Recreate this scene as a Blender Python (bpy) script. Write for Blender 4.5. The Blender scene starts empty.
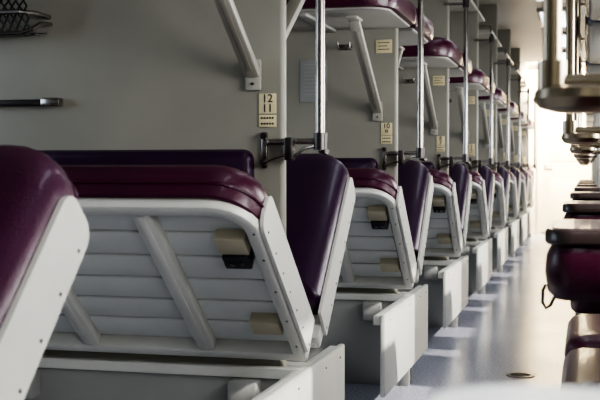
import bpy, bmesh, math, random
from mathutils import Vector, Matrix
random.seed(3)
S=bpy.context.scene
COL=S.collection
try:
    S.view_settings.look='AgX - High Contrast'
except Exception as e: print(e)
S.view_settings.exposure=.38

# ---------------- materials ----------------
def mat(name, col, rough=.5, metal=0, bump=0, bscale=200, var=0, vscale=8, coat=0, emit=0, spec=.5):
    m=bpy.data.materials.new(name); m.use_nodes=True
    nt=m.node_tree; b=nt.nodes['Principled BSDF']
    b.inputs['Base Color'].default_value=(*col,1)
    b.inputs['Roughness'].default_value=rough
    b.inputs['Metallic'].default_value=metal
    b.inputs['Coat Weight'].default_value=coat
    b.inputs['Specular IOR Level'].default_value=spec
    tc=nt.nodes.new('ShaderNodeTexCoord')
    if var:
        n=nt.nodes.new('ShaderNodeTexNoise'); n.inputs['Scale'].default_value=vscale; n.inputs['Detail'].default_value=4
        r=nt.nodes.new('ShaderNodeValToRGB')
        r.color_ramp.elements[0].position=.3; r.color_ramp.elements[1].position=.7
        r.color_ramp.elements[0].color=(*[c*(1-var) for c in col],1)
        r.color_ramp.elements[1].color=(*[min(1,c*(1+var)) for c in col],1)
        nt.links.new(tc.outputs['Object'],n.inputs['Vector'])
        nt.links.new(n.outputs['Fac'],r.inputs['Fac']); nt.links.new(r.outputs['Color'],b.inputs['Base Color'])
    if bump:
        n=nt.nodes.new('ShaderNodeTexNoise'); n.inputs['Scale'].default_value=bscale; n.inputs['Detail'].default_value=3
        bp=nt.nodes.new('ShaderNodeBump'); bp.inputs['Strength'].default_value=bump; bp.inputs['Distance'].default_value=.002
        nt.links.new(tc.outputs['Object'],n.inputs['Vector'])
        nt.links.new(n.outputs['Fac'],bp.inputs['Height']); nt.links.new(bp.outputs['Normal'],b.inputs['Normal'])
    if emit:
        b.inputs['Emission Color'].default_value=(*col,1); b.inputs['Emission Strength'].default_value=emit
    return m
M_wall=mat('laminate_beige',(.33,.32,.275),.42,var=.08,vscale=3,bump=.12,bscale=300)
M_trim=mat('trim_cream',(.44,.43,.38),.35)
M_white=mat('enamel_white',(.68,.68,.64),.35,var=.05,vscale=6,bump=.05,bscale=60)
M_panel=mat('panel_white',(.65,.67,.65),.45,var=.05,vscale=5,bump=.1,bscale=120)
M_grey=mat('box_grey',(.34,.345,.33),.5,var=.05,vscale=6)
M_under=mat('upper_panel_grey',(.34,.335,.31),.5,var=.05,vscale=6)
M_beige=mat('beige_block',(.48,.44,.33),.6,var=.06,vscale=20)
M_black=mat('black_plastic',(.012,.012,.014),.4)
M_leather=mat('maroon_leatherette',(.056,.004,.026),.30,bump=.4,bscale=350,coat=.25,var=.12,vscale=10)
M_leather2=mat('plum_leatherette',(.028,.005,.034),.30,bump=.4,bscale=350,coat=.25,var=.1,vscale=10)
M_leather0=mat('violet_leatherette',(.056,.004,.036),.28,bump=.6,bscale=300,coat=.3,var=.1,vscale=10)
M_chrome=mat('brushed_steel',(.38,.36,.34),.25,metal=1)
M_dark=mat('dark_steel',(.13,.12,.12),.35,metal=1)
M_bronze=mat('warm_steel',(.42,.36,.27),.30,metal=1)
M_ceil=mat('ceiling_cream',(.62,.60,.54),.5)
M_door=mat('door_cream',(.88,.80,.62),.45,var=.02,vscale=2)
M_sign=mat('plate_ivory',(.75,.66,.42),.45)
M_ink=mat('ink',(.03,.03,.03),.6)
M_table=mat('table_laminate',(.52,.55,.58),.25,coat=.3,var=.04,vscale=10)
M_tabdark=mat('table_edge_brown',(.05,.035,.035),.3,coat=.2)
M_tabtop=mat('table_top_brown',(.07,.05,.05),.28,coat=.2,var=.1,vscale=30)
M_lamp=mat('lamp_diffuser',(.85,.93,1.0),.4,emit=2.5)
M_floor=bpy.data.materials.new('speckled_linoleum'); M_floor.use_nodes=True
nt=M_floor.node_tree; b=nt.nodes['Principled BSDF']
tc=nt.nodes.new('ShaderNodeTexCoord')
n1=nt.nodes.new('ShaderNodeTexNoise'); n1.inputs['Scale'].default_value=90; n1.inputs['Detail'].default_value=3
r1=nt.nodes.new('ShaderNodeValToRGB')
r1.color_ramp.elements[0].position=.30; r1.color_ramp.elements[0].color=(.28,.29,.37,1)
r1.color_ramp.elements[1].position=.65; r1.color_ramp.elements[1].color=(.47,.48,.56,1)
nt.links.new(tc.outputs['Object'],n1.inputs['Vector']); nt.links.new(n1.outputs['Fac'],r1.inputs['Fac'])
nt.links.new(r1.outputs['Color'],b.inputs['Base Color'])
n2=nt.nodes.new('ShaderNodeTexNoise'); n2.inputs['Scale'].default_value=3
mr=nt.nodes.new('ShaderNodeMapRange'); mr.inputs['To Min'].default_value=.13; mr.inputs['To Max'].default_value=.26
nt.links.new(tc.outputs['Object'],n2.inputs['Vector']); nt.links.new(n2.outputs['Fac'],mr.inputs['Value']); nt.links.new(mr.outputs['Result'],b.inputs['Roughness'])

# ---------------- mesh builder ----------------
class MB:
    def __init__(s): s.bm=bmesh.new(); s.mats=[]
    def mi(s,m):
        if m not in s.mats: s.mats.append(m)
        return s.mats.index(m)
    def add(s,tb,m,M=None):
        i=s.mi(m); bmesh.ops.recalc_face_normals(tb,faces=tb.faces)
        vm={}
        for v in tb.verts: vm[v]=s.bm.verts.new(M@v.co if M else v.co)
        flip = M is not None and M.determinant()<0
        for f in tb.faces:
            try:
                vs=[vm[v] for v in f.verts]
                if flip: vs.reverse()
                nf=s.bm.faces.new(vs); nf.material_index=i; nf.smooth=True
            except ValueError: pass
        tb.free()
    def box(s,x0,x1,y0,y1,z0,z1,m,bev=.003,M=None,seg=2):
        tb=bmesh.new(); bmesh.ops.create_cube(tb,size=1)
        for v in tb.verts:
            v.co=Vector((x0+(v.co.x+.5)*(x1-x0),y0+(v.co.y+.5)*(y1-y0),z0+(v.co.z+.5)*(z1-z0)))
        if bev: bmesh.ops.bevel(tb,geom=tb.edges[:],offset=bev,segments=seg,profile=.5,affect='EDGES',clamp_overlap=True)
        s.add(tb,m,M)
    def loft(s,rings,m,c0=True,c1=True,M=None,closed=True):
        tb=bmesh.new(); R=[[tb.verts.new(p) for p in r] for r in rings]
        n=len(R[0])
        for a,b_ in zip(R,R[1:]):
            for i in range(n if closed else n-1):
                j=(i+1)%n; tb.faces.new([a[i],a[j],b_[j],b_[i]])
        if c0: tb.faces.new(R[0][::-1])
        if c1: tb.faces.new(R[-1])
        s.add(tb,m,M)
    def tube(s,path,r,m,seg=10,M=None):
        P=[Vector(p) for p in path]; rings=[]
        up=None
        for i,p in enumerate(P):
            if i==0: t=P[1]-P[0]
            elif i==len(P)-1: t=P[-1]-P[-2]
            else: t=(P[i+1]-P[i]).normalized()+(P[i]-P[i-1]).normalized()
            t.normalize()
            if up is None:
                up=Vector((0,0,1)) if abs(t.z)<.9 else Vector((0,1,0))
            u=t.cross(up)
            if u.length<1e-4: u=t.orthogonal()
            u.normalize(); w=u.cross(t).normalized(); up=w
            rings.append([p+u*math.cos(a)*r+w*math.sin(a)*r for a in [2*math.pi*k/seg for k in range(seg)]])
        s.loft(rings,m,M=M)
    def cyl(s,p0,p1,r,m,seg=16): s.tube([p0,p1],r,m,seg)
    def mesh(s,name,ang=35):
        me=bpy.data.meshes.new(name); s.bm.to_mesh(me); s.bm.free()
        for m in s.mats: me.materials.append(m)
        me.set_sharp_from_angle(angle=math.radians(ang))
        return me
def place(me,name,loc=(0,0,0),rot=(0,0,0),parent=None):
    o=bpy.data.objects.new(name,me); COL.objects.link(o)
    o.location=loc; o.rotation_euler=rot
    if parent: o.parent=parent
    return o
def rrect(x0,x1,y0,y1,radii,inset,z,n=7):
    x0+=inset;x1-=inset;y0+=inset;y1-=inset
    pts=[]
    for (cx,cy,sx,sy,a0),r in zip([(x1,y1,-1,-1,0),(x0,y1,1,-1,90),(x0,y0,1,1,180),(x1,y0,-1,1,270)],radii):
        r=max(r-inset,.002)
        for k in range(n):
            a=math.radians(a0+90*k/(n-1))
            pts.append(Vector((cx+sx*r+r*math.cos(a),cy+sy*r+r*math.sin(a),z)))
    return pts

# ---------------- layout ----------------
L=1.8; PY=[-.8+L*i for i in range(10)]     # partitions
XP=-.77; XE=-.69; XL=-2.55; XR=.52; Y0=-2.0; Y1=16.5; ZC=2.4
BL=1.72

# ---- shell ----
f=MB(); f.box(XL-.1,XR+.1,Y0-.1,Y1+.1,-.05,0,M_floor,0); place(f.mesh('floor'),'floor')
f=MB(); f.box(XL-.1,XR+.1,Y0-.1,Y1+.1,ZC,ZC+.05,M_ceil,0)
place(f.mesh('ceiling'),'ceiling')
bays=[(PY[i]+.35,PY[i+1]-.35) for i in range(9)]
ZW0,ZW1=.95,1.72
def side_wall(name,x0,x1):
    w=MB()
    w.box(x0,x1,Y0,Y1,0,ZW0,M_wall,0); w.box(x0,x1,Y0,Y1,ZW1,ZC,M_wall,0)
    y=Y0
    for a,b_ in bays+[(Y1,Y1)]:
        w.box(x0,x1,y,a,ZW0,ZW1,M_wall,0); y=b_
    place(w.mesh(name),name)
side_wall('wall_left',XL-.1,XL); side_wall('wall_right',XR,XR+.1)
for k,(x0) in enumerate((XL-.07,XR+.03)):
    for i,(a,b_) in enumerate(bays):
        w=MB(); t=.035
        w.box(x0,x0+.04,a,b_,ZW0,ZW0+t,M_trim); w.box(x0,x0+.04,a,b_,ZW1-t,ZW1,M_trim)
        w.box(x0,x0+.04,a,a+t,ZW0+t,ZW1-t,M_trim); w.box(x0,x0+.04,b_-t,b_,ZW0+t,ZW1-t,M_trim)
        w.box(x0,x0+.04,a+t,b_-t,1.48,1.505,M_trim)
        nm='window_%d'%(k*9+i+1); place(w.mesh(nm),nm)
w=MB(); w.box(XL,XR,Y0-.1,Y0,0,ZC,M_wall,0); place(w.mesh('wall_back'),'wall_back')
w=MB(); w.box(XL,XR,Y1,Y1+.1,0,ZC,M_door,0); place(w.mesh('wall_front'),'wall_front')
d=MB(); dx0,dx1=-.62,.12
d.box(dx0,dx1,Y1-.045,Y1-.003,.02,2.0,M_door,.004)
d.box(dx0+.12,dx1-.12,Y1-.055,Y1-.045,1.05,1.75,M_door,.004)
d.box(dx0+.12,dx1-.12,Y1-.055,Y1-.045,.2,.8,M_door,.004)
d.cyl((dx0+.06,Y1-.05,1.0),(dx0+.06,Y1-.1,1.0),.012,M_chrome); d.cyl((dx0+.06,Y1-.1,1.0),(dx0+.17,Y1-.1,1.0),.01,M_chrome)
place(d.mesh('door_1'),'door_1')
t=MB()
for a,b_ in ((dx0-.06,dx0),(dx1,dx1+.06)): t.box(a,b_,Y1-.06,Y1-.002,0,2.06,M_door,.006)
t.box(dx0-.06,dx1+.06,Y1-.06,Y1-.002,2.0,2.06,M_door,.006)
place(t.mesh('trim_1'),'trim_1')
# ---- ceiling lamps ----
l=MB(); l.box(-.14,.14,-.55,.55,-.03,0,M_trim,.008); l.box(-.11,.11,-.5,.5,-.045,-.028,M_lamp,.006)
lm=l.mesh('ceiling_lamp')
for i in range(9): place(lm,'ceiling_lamp',(-.3,PY[i]+.9,ZC))

# ---- partition ----
p=MB(); th=.03
p.box(XL,XP-.012,0,th,0,ZC,M_wall,0)
p.tube([(XP-.012,th/2,0),(XP-.012,th/2,ZC)],.0155,M_wall,12)
pm=p.mesh('wall_partition')
for y in PY: place(pm,'wall_partition',(0,y,0))
p=MB(); p.box(.10,XR,0,th,0,ZC,M_wall,0); p.tube([(.10,th/2,0),(.10,th/2,ZC)],.0165,M_trim,12)
pm2=p.mesh('side_partition')
for y in PY: place(pm2,'side_partition',(0,y,0))

# ---- lower berth ----
def berth(s,leather):
    W=.655; m=MB(); M=Matrix.Scale(s,4,(0,1,0))
    rad=(.10,.10,.012,.012)
    rl=lambda ins,z,w0=0,w1=W: rrect(-BL,0,w0,w1,rad,ins,z)
    m.loft([rl(0,0),rl(0,-.042),rl(.003,-.048),rl(.008,-.05),rl(.03,-.05),rl(.034,-.047),rl(.036,-.010)],M_white,c0=True,c1=True,M=M)
    nS=6; a=.045; step=(W-.085)/nS
    for i in range(nS):
        m.box(-BL+.045,-.045,a+i*step+.0035,a+(i+1)*step-.0035,-.0185,-.008,M_panel,.004,M=M)
    for rx in (-.27,-.60,-1.12,-1.45):
        m.box(rx-.024,rx+.024,.036,W-.036,-.045,-.012,M_white,.006,M=M)
        m.box(rx-.010,rx+.010,.04,W-.04,-.049,-.044,M_white,.003,M=M)
    m.box(-.118,-.045,.478,.535,-.050,-.012,M_beige,.003,M=M)
    m.box(-.112,-.048,.432,.478,-.058,-.012,M_black,.004,M=M)
    m.cyl((-.09,s*.455,-.058),(-.09,s*.455,-.062),.006,M_chrome); m.cyl((-.068,s*.455,-.058),(-.068,s*.455,-.062),.006,M_chrome)
    m.box(-.118,-.042,.13,.185,-.050,-.012,M_beige,.003,M=M)
    m.tube([(-BL+.02,s*.008,-.03),(-.01,s*.008,-.03)],.013,M_white,10)
    m.loft([[Vector((x,q.y,q.x)) for q in rrect(-.048,.052,.045,.590,(.035,.03,.006,.006),0.0,0)] for x in (.0005,.009)],M_white,M=M)
    for i in range(7):
        yy=.06+i*.08
        m.cyl((.009,s*yy,-.030),(.0105,s*yy,-.030),.003,M_chrome,8)
    for yy in (.08,.2,.33,.46,.56):
        m.cyl((-.016,s*yy,-.0495),(-.016,s*yy,-.0515),.003,M_dark,8)
    c0=.085
    rc=lambda ins,z: rrect(-BL-.004,-.001,c0,W+.014,(.105,.105,.02,.02),ins,z)
    m.loft([rc(.012,.001),rc(-.002,.001),rc(-.005,.010),rc(-.006,.030),rc(-.001,.05),rc(.009,.066),rc(.026,.077),rc(.055,.083),rc(.11,.086)],leather,M=M)
    m.loft([[Vector((q.x,q.y,z)) for q in rc(i_,z)][0:14] for i_,z in ((.012,-.001),(.0125,-.026),(.006,-.030),(.0,-.026),(-.003,-.010),(-.005,.012))],leather,c0=False,c1=False,M=M,closed=False)
    ring=rc(-.005,.004); m.tube([q if s>0 else Vector((q.x,-q.y,q.z)) for q in ring+[ring[0]]],.004,leather,6)
    return m.mesh('folding_lower_berth',40)
mA=berth(-1,M_leather); mB=berth(1,M_leather2)
mB0=berth(1,M_leather0)
for i,y in enumerate(PY):
    if y>-.9: place(mA,'folding_lower_berth',(XE,y-.016,.445),(math.radians(-39.5),0,0))
    if i==1: place(mB0,'folding_lower_berth',(XE-.020,y+.035,.430),(math.radians(44.5),0,0))
    else: place(mB,'folding_lower_berth',(XE,y+.055,.455),(math.radians(43.5),0,0))

# ---- storage enclosure ----
def storage():
    m=MB(); x1=-.0; x0=-BL; ya,yb=-.72,.40; t=.018; zt=.388
    m.box(x1-t,x1,ya,yb,.09,zt,M_white,.005)
    m.box(x1-.06,x1-t-.002,-.034,-.003,.0,zt-.02,M_grey,.003)
    m.box(x1-.06,x1-t-.002,.033,.062,.0,zt-.02,M_grey,.003)
    m.box(x1-.045,x1-t-.001,ya+.01,yb-.01,zt-.04,zt-.006,M_white,.003)
    m.box(x0,x1-.06,-.03,-.002,0,zt-.01,M_grey,.003); m.box(x0,x1-.06,.032,.055,0,zt-.01,M_grey,.003)
    m.box(x0,x1-t,-.045,-.002,zt-.03,zt-.002,M_white,.004); m.box(x0,x1-t,.032,.075,zt-.03,zt-.002,M_white,.004)
    for xx in (-.16,-.80,-1.4):
        m.box(xx-.05,xx+.03,-.09,-.03,zt-.11,zt-.032,M_grey,.008)
        m.box(xx-.05,xx+.03,.055,.11,zt-.11,zt-.032,M_grey,.008)
    for yy in (-.62,-.15,.15,.33):
        m.cyl((x1,yy,zt-.03),(x1+.002,yy,zt-.03),.003,M_dark,8)
    return m.mesh('berth_storage_box')
ms=storage()
for y in PY: place(ms,'berth_storage_box',(XE+.0,y,0))

# ---- backrests ----
def cushion(m,x0,x1,z0,z1,yb,s,leather):
    M=Matrix.Translation((0,yb,0))@Matrix(((1,0,0,0),(0,0,s,0),(0,1,0,0),(0,0,0,1)))
    r=lambda i,h: rrect(x0,x1,z0,z1,(.03,.03,.03,.03),i,h)
    m.loft([r(.0,0),r(0,.02),r(.006,.03),r(.02,.036)],leather,M=M)
m=MB(); cushion(m,XL+.03,-.85,.70,.960,-.001,-1,M_leather2)
mb1=m.mesh('berth_backrest')
m=MB(); cushion(m,XL+.03,-.85,.70,.960,th+.001,1,M_leather2); mb2=m.mesh('berth_backrest')
for y in PY: place(mb1,'berth_backrest',(0,y,0)); place(mb2,'berth_backrest',(0,y,0))

# ---- upper berths with brackets ----
def upper(s):
    m=MB(); W=.60; M=Matrix.Scale(s,4,(0,1,0)); rad=(.12,.12,.015,.015)
    rl=lambda ins,z: rrect(-BL,0,0,W,rad,ins,z)
    m.loft([rl(.03,0),rl(.022,.004),rl(.018,.014)],M_under,M=M)
    m.loft([rl(.014,.010),rl(.002,.014),rl(-.004,.030),rl(-.006,.06),rl(-.002,.088),rl(.012,.106),rl(.04,.115),rl(.09,.12)],M_leather,M=M)
    for rx in (-.35,-.85,-1.35): m.box(rx-.02,rx+.02,.04,W-.04,-.012,.002,M_under,.004,M=M)
    return m.mesh('upper_berth',40)
u1,u2=upper(-1),upper(1)
def bracket(s):
    m=MB()
    p0=Vector((0,.014,-.33)); p1=Vector((0,.50,-.012)); d_=(p1-p0); Ln=d_.length; d_.normalize()
    nrm=Vector((0,-d_.z,d_.y))
    M=Matrix.Scale(s,4,(0,1,0))@Matrix(((1,0,0,p0.x),(0,d_.y,nrm.y,p0.y),(0,d_.z,nrm.z,p0.z),(0,0,0,1)))
    m.box(-.021,.021,0,Ln,-.012,.012,M_trim,.005,M=M)
    m.box(-.008,.008,.03,Ln-.05,-.014,-.011,M_wall,.002,M=M)
    Ms=Matrix.Scale(s,4,(0,1,0))
    m.box(-.021,.021,0,.016,-.372,-.29,M_trim,.005,M=Ms)
    m.box(-.021,.021,.44,.55,-.012,-.0005,M_trim,.003,M=Ms)
    m.cyl((0,s*.016,-.355),(0,s*.019,-.355),.004,M_dark,10)
    return m.mesh('berth_bracket')
b1,b2=bracket(-1),bracket(1)
ZU=1.50
for y in PY:
    place(u1,'upper_berth',(XE,y-.008,ZU)); place(u2,'upper_berth',(XE,y+th+.008,ZU))
    for xx in (-.850,-2.2):
        place(b1,'berth_bracket',(xx,y-.001,ZU-.013)); place(b2,'berth_bracket',(xx,y+th+.001,ZU-.013))
# ---- luggage shelves ----
m=MB(); m.box(-BL,0,-.55,-.002,0,.025,M_trim,.006); m.box(-BL,0,th+.002,.58,0,.025,M_trim,.006)
m.tube([(-.01,-.55,.0),(-.01,-.55,.06)],.008,M_chrome); m.tube([(-BL+.05,-.55,.06),(-.01,-.55,.06)],.008,M_chrome)
ml=m.mesh('luggage_shelf')
for y in PY: place(ml,'luggage_shelf',(-.77,y,2.08))

# ---- grab pole with brackets ----
def pole():
    m=MB(); z0,z1=.955,1.9; r=.0125; px=.10
    m.cyl((px,0,z0),(px,0,z1),r,M_chrome,18)
    for zz in (z0+.025,z1-.03):
        m.cyl((px,0,zz-.022),(px,0,zz+.022),.0185,M_dark,18)
        m.tube([(px,0,zz),(px-.05,-.003,zz),(px-.09,-.010,zz),(px-.125,-.013,zz)],.008,M_chrome,10)
    zz=z0+.025
    m.box(-.035,.025,-.035,-.012,zz-.010,zz+.006,M_chrome,.004)
    m.box(.012,.034,-.040,-.005,zz-.050,zz+.010,M_dark,.004)
    m.tube([(px,0,zz-.025),(px+.02,-.02,zz-.03),(px+.03,-.05,zz-.028)],.006,M_chrome,8)
    m.box(-.058,-.042,-.010,-.0005-.0,zz-.070,zz+.025,M_chrome,.003)
    m.cyl((-.05,-.010,zz+.015),(-.05,-.020,zz+.015),.009,M_dark,12)
    m.cyl((-.05,-.010,zz-.055),(-.05,-.020,zz-.055),.009,M_dark,12)
    m.tube([(-.05,-.018,zz-.055),(-.02,-.022,zz-.045),(.015,-.022,zz-.035)],.004,M_chrome,8)
    m.tube([(.03,-.03,zz-.045),(.06,-.02,zz-.02),(px,0,zz-.01)],.004,M_chrome,8)
    m.cyl((px,0,z1),(px,0,z1+.012),.014,M_dark,16)
    return m.mesh('grab_pole')
mp=pole()
for y in PY: place(mp,'grab_pole',(XP,y-.001,0))

# ---- number plates ----
def text(s_,size,parent,x,z,y):
    c=bpy.data.curves.new('digits','FONT'); c.body=s_; c.size=size; c.align_x='CENTER'; c.align_y='CENTER'; c.extrude=.0003; c.offset=.0003
    c.materials.append(M_ink); o=bpy.data.objects.new('digits',c); COL.objects.link(o)
    o.parent=parent; o.location=(x,y,z); o.rotation_euler=(math.pi/2,0,0); return o
m=MB(); m.box(-.024,.024,-.003,0,-.001,.052,M_sign,.001); m.box(-.024,.024,-.003,0,-.036,-.004,M_sign,.001)
for zz in (-.012,-.027):
    for q in range(5): m.box(-.018+q*.0075,-.013+q*.0075,-.0036,-.003,zz-.003,zz+.002,M_ink,0)
mn=m.mesh('berth_number_plate')
for i,y in enumerate(PY):
    o=place(mn,'berth_number_plate',(-.813,y-.001,1.055))
    k=12-2*(i-2)
    if k<2: k=2
    text(str(k),.030,o,0,.0385,-.0036); text(str(k-1),.030,o,0,.0125,-.0036)
m=MB(); m.box(-.035,.035,-.003,0,-.028,.028,M_sign,.001)
for q in range(3): m.box(-.025,.025-.01*(q%2),-.0036,-.003,.014-q*.014,.017-q*.014,M_ink,0)
mno=m.mesh('notice_plate')
m=MB(); m.box(-.06,.06,-.004,0,-.09,.09,M_grey,.003)
for q in range(9): m.box(-.045,.045-.01*(q%3),-.0046,-.004,.07-q*.016,.072-q*.016,M_trim,0)
mno2=m.mesh('instruction_plate')
m=MB(); m.box(-.03,.03,-.004,0,-.012,.012,M_chrome,.002)
for sx in (-1,1): m.tube([(sx*.018,-.004,0),(sx*.02,-.025,-.012),(sx*.024,-.04,-.004),(sx*.026,-.045,.018)],.004,M_chrome,8)
mh=m.mesh('coat_hook')
for y in PY[3:]:
    place(mno,'notice_plate',(-.825,y-.001,1.43))
    place(mno2,'instruction_plate',(-1.13,y-.001,1.29))
    place(mh,'coat_hook',(-.99,y-.001,1.43))
# towel rail
m=MB(); m.box(-.5,0,-.030,-.018,-.012,.006,M_dark,.004)
for xx in (-.03,-.47): m.box(xx-.028,xx+.028,-.034,0,-.014,.010,M_chrome,.005)
mt=m.mesh('towel_rail')
for y in PY: place(mt,'towel_rail',(-1.40,y-.001,1.095))
# luggage net
m=MB(); X0,X1=-.55,0
m.tube([(X0,-.002,.035),(X0,-.06,.03),(X0+.01,-.09,.012),(X0+.04,-.10,0),(X1-.04,-.10,0),(X1-.01,-.09,.012),(X1,-.06,.03),(X1,-.002,.035)],.006,M_chrome,10)
m.tube([(X0,-.002,.13),(X0,-.08,.13),(X0+.03,-.11,.13),(X1-.03,-.11,.13),(X1,-.08,.13),(X1,-.002,.13)],.006,M_chrome,10)
m.tube([(X0+.02,-.122,.055),(X1-.03,-.122,.055),(X1-.005,-.08,.055),(X1-.005,-.002,.055)],.007,M_chrome,10)
def basket(u,v):
    x=X0+.01+(X1-X0-.02)*u
    pr=[(-.11,.13),(-.12,.07),(-.095,.01),(-.05,.0),(-.003,.01)]
    t=v*(len(pr)-1); i=min(int(t),len(pr)-2); f_=t-i
    return (x,pr[i][0]*(1-f_)+pr[i+1][0]*f_,pr[i][1]*(1-f_)+pr[i+1][1]*f_)
N=24
for k in range(-8,N+1):
    for sgn in (1,-1):
        pts=[]
        for j in range(9):
            u=(k+j)/N if sgn>0 else (N-k-j)/N
            if 0<=u<=1: pts.append(basket(u,j/8))
        if len(pts)>1: m.tube(pts,.0028,M_black,5)
mnet=m.mesh('luggage_net')
for y in PY: place(mnet,'luggage_net',(-1.44,y-.001,1.275))

# ---- right side ----
def side_seat():
    m=MB(); W=.55; r=lambda i,z:rrect(0,.50,0,W,(.06,.06,.06,.06),i,z)
    m.box(.03,.48,.03,W-.03,0,.38,M_grey,.006)
    m.box(.015,.49,.015,W-.015,.38,.40,M_grey,.004)
    m.loft([r(.01,.40),r(0,.41),r(-.004,.43),r(.0,.455),r(.012,.472),r(.035,.48),r(.08,.483)],M_leather)
    m.box(.026,.03,.12,W-.12,.1,.3,M_trim,.002)
    return m.mesh('side_seat',40)
m_ss=side_seat()
def side_table():
    m=MB(); W=.42; r=lambda i,z:rrect(0,.50,0,W,(.05,.05,.05,.05),i,z)
    m.loft([r(.004,.773),r(0,.777),r(0,.795),r(.004,.80)],M_tabdark)
    m.loft([r(.012,.7995),r(.014,.802)],M_tabtop)
    m.loft([r(.05,.672),r(.018,.676),r(.005,.69),r(.0,.725),r(.003,.755),r(.012,.773)],M_leather)
    m.box(.2,.3,.06,.14,.06,.68,M_grey,.006); m.box(.12,.38,.03,.2,0,.06,M_grey,.008)
    m.tube([(.002,.05,.70),(-.003,.05,.69),(-.004,.05,.668),(.002,.05,.658),(.010,.05,.663),(.018,.05,.68)],.003,M_black,8)
    return m.mesh('side_table',40)
m_st=side_table()
def side_upper():
    m=MB(); W=1.70; r=lambda i,z:rrect(0,.50,0,W,(.05,.08,.08,.05),i,z)
    m.loft([r(.02,0),r(.012,.006),r(.01,.014)],M_under)
    m.loft([r(.0,.012),r(-.004,.035),r(-.004,.075),r(.004,.095),r(.02,.106),r(.06,.11)],M_leather2)
    return m.mesh('upper_side_berth',40)
m_su=side_upper()
for i,y in enumerate(PY[:-1]):
    if i>=1:
        place(m_ss,'side_seat',(-.045,y+.05,0)); place(m_ss,'side_seat',(-.045,y+1.20,0))
        place(m_st,'side_table',(-.068,y+.95 if i==1 else y+.70,0))
    place(m_su,'upper_side_berth',(0,y+.065,ZU))
m=MB(); r=lambda i,z:rrect(0,.52,0,.5,(.05,.05,.05,.05),i,z)
m.loft([r(.004,.765),r(0,.77),r(0,.795),r(.004,.80)],M_table); m.box(.2,.3,.2,.3,.06,.766,M_grey,.006); m.box(.1,.4,.1,.4,0,.06,M_grey,.008)
place(m.mesh('folding_table'),'folding_table',(-.07,.03,0))
def spole():
    m=MB(); z0,z1=.99,1.95
    m.cyl((0,0,z0),(0,0,z1),.0125,M_bronze,18)
    zz=z0+.03
    m.cyl((0,0,zz-.03),(0,0,zz+.03),.02,M_bronze,18)
    m.tube([(0,0,zz),(.1,.0,zz),(.5,0,zz)],.012,M_bronze,12)
    rg_=lambda rr,z:[Vector((.035+rr*math.cos(a),rr*math.sin(a),z)) for a in [2*math.pi*k/28 for k in range(28)]]
    m.loft([rg_(.030,zz-.040),rg_(.052,zz-.034),rg_(.060,zz-.022),rg_(.058,zz-.010),rg_(.036,zz-.004)],M_bronze)
    m.tube([(0,0,z1-.03),(.5,0,z1-.03)],.009,M_bronze,10)
    return m.mesh('side_grab_pole')
m_sp=spole()
for y in PY[:-1]:
    place(m_sp,'side_grab_pole',(-.044,y+.53,0))
m=MB(); rg=lambda r_,z:[Vector((r_*math.cos(a),r_*math.sin(a),z)) for a in [2*math.pi*k/32 for k in range(32)]]
m.loft([rg(.062,0),rg(.060,.004),rg(.046,.005),rg(.045,.002)],M_dark,c0=True,c1=False); m.loft([rg(.045,.001),rg(.045,.002)],M_black)
for q in (-.03,-.015,0,.015,.03): m.box(-.04,.04,q-.002,q+.002,.002,.0045,M_dark,0)
place(m.mesh('floor_drain'),'floor_drain',(-.27,4.93,0))

# ---------------- lights ----------------
W=bpy.data.worlds.new('sky'); S.world=W; W.use_nodes=True
bg=W.node_tree.nodes['Background']; bg.inputs['Color'].default_value=(.72,.84,1,1); bg.inputs['Strength'].default_value=1.2
def area(name,loc,rot,sx,sy,e,col):
    l=bpy.data.lights.new(name,'AREA'); l.shape='RECTANGLE'; l.size=sx; l.size_y=sy; l.energy=e; l.color=col
    o=bpy.data.objects.new(name,l); COL.objects.link(o); o.location=loc; o.rotation_euler=rot; return o
for i,(a,b_) in enumerate(bays):
    yc=(a+b_)/2
    area('daylight_right',(XR+.12,yc,(ZW0+ZW1)/2),(0,math.radians(90),0),ZW1-ZW0,b_-a,22,(1,.97,.93))
    area('daylight_left',(XL-.12,yc,(ZW0+ZW1)/2),(0,math.radians(-90),0),ZW1-ZW0,b_-a,5,(.72,.85,1))
area('end_wall_fill',(-.25,15.3,2.33),(math.radians(48),0,0),.8,.4,330,(1,.87,.64))  # added light without a fixture, aimed to brighten the far end wall and door
s=bpy.data.lights.new('sun','SUN'); s.energy=4.5; s.angle=math.radians(1.5); s.color=(1,.94,.84)
so=bpy.data.objects.new('sun',s); COL.objects.link(so)
so.rotation_euler=Vector((-1,.30,-.85)).to_track_quat('-Z','Y').to_euler()

# ---------------- camera ----------------
c=bpy.data.cameras.new('camera'); co=bpy.data.objects.new('camera',c); COL.objects.link(co)
c.sensor_width=36; c.lens=1100/600*36; c.clip_start=.02
co.location=(0,0,.9); co.rotation_euler=(math.radians(90-1.46),0,math.radians(14.52))
c.dof.use_dof=True; c.dof.focus_distance=3.6; c.dof.aperture_fstop=9
S.camera=co
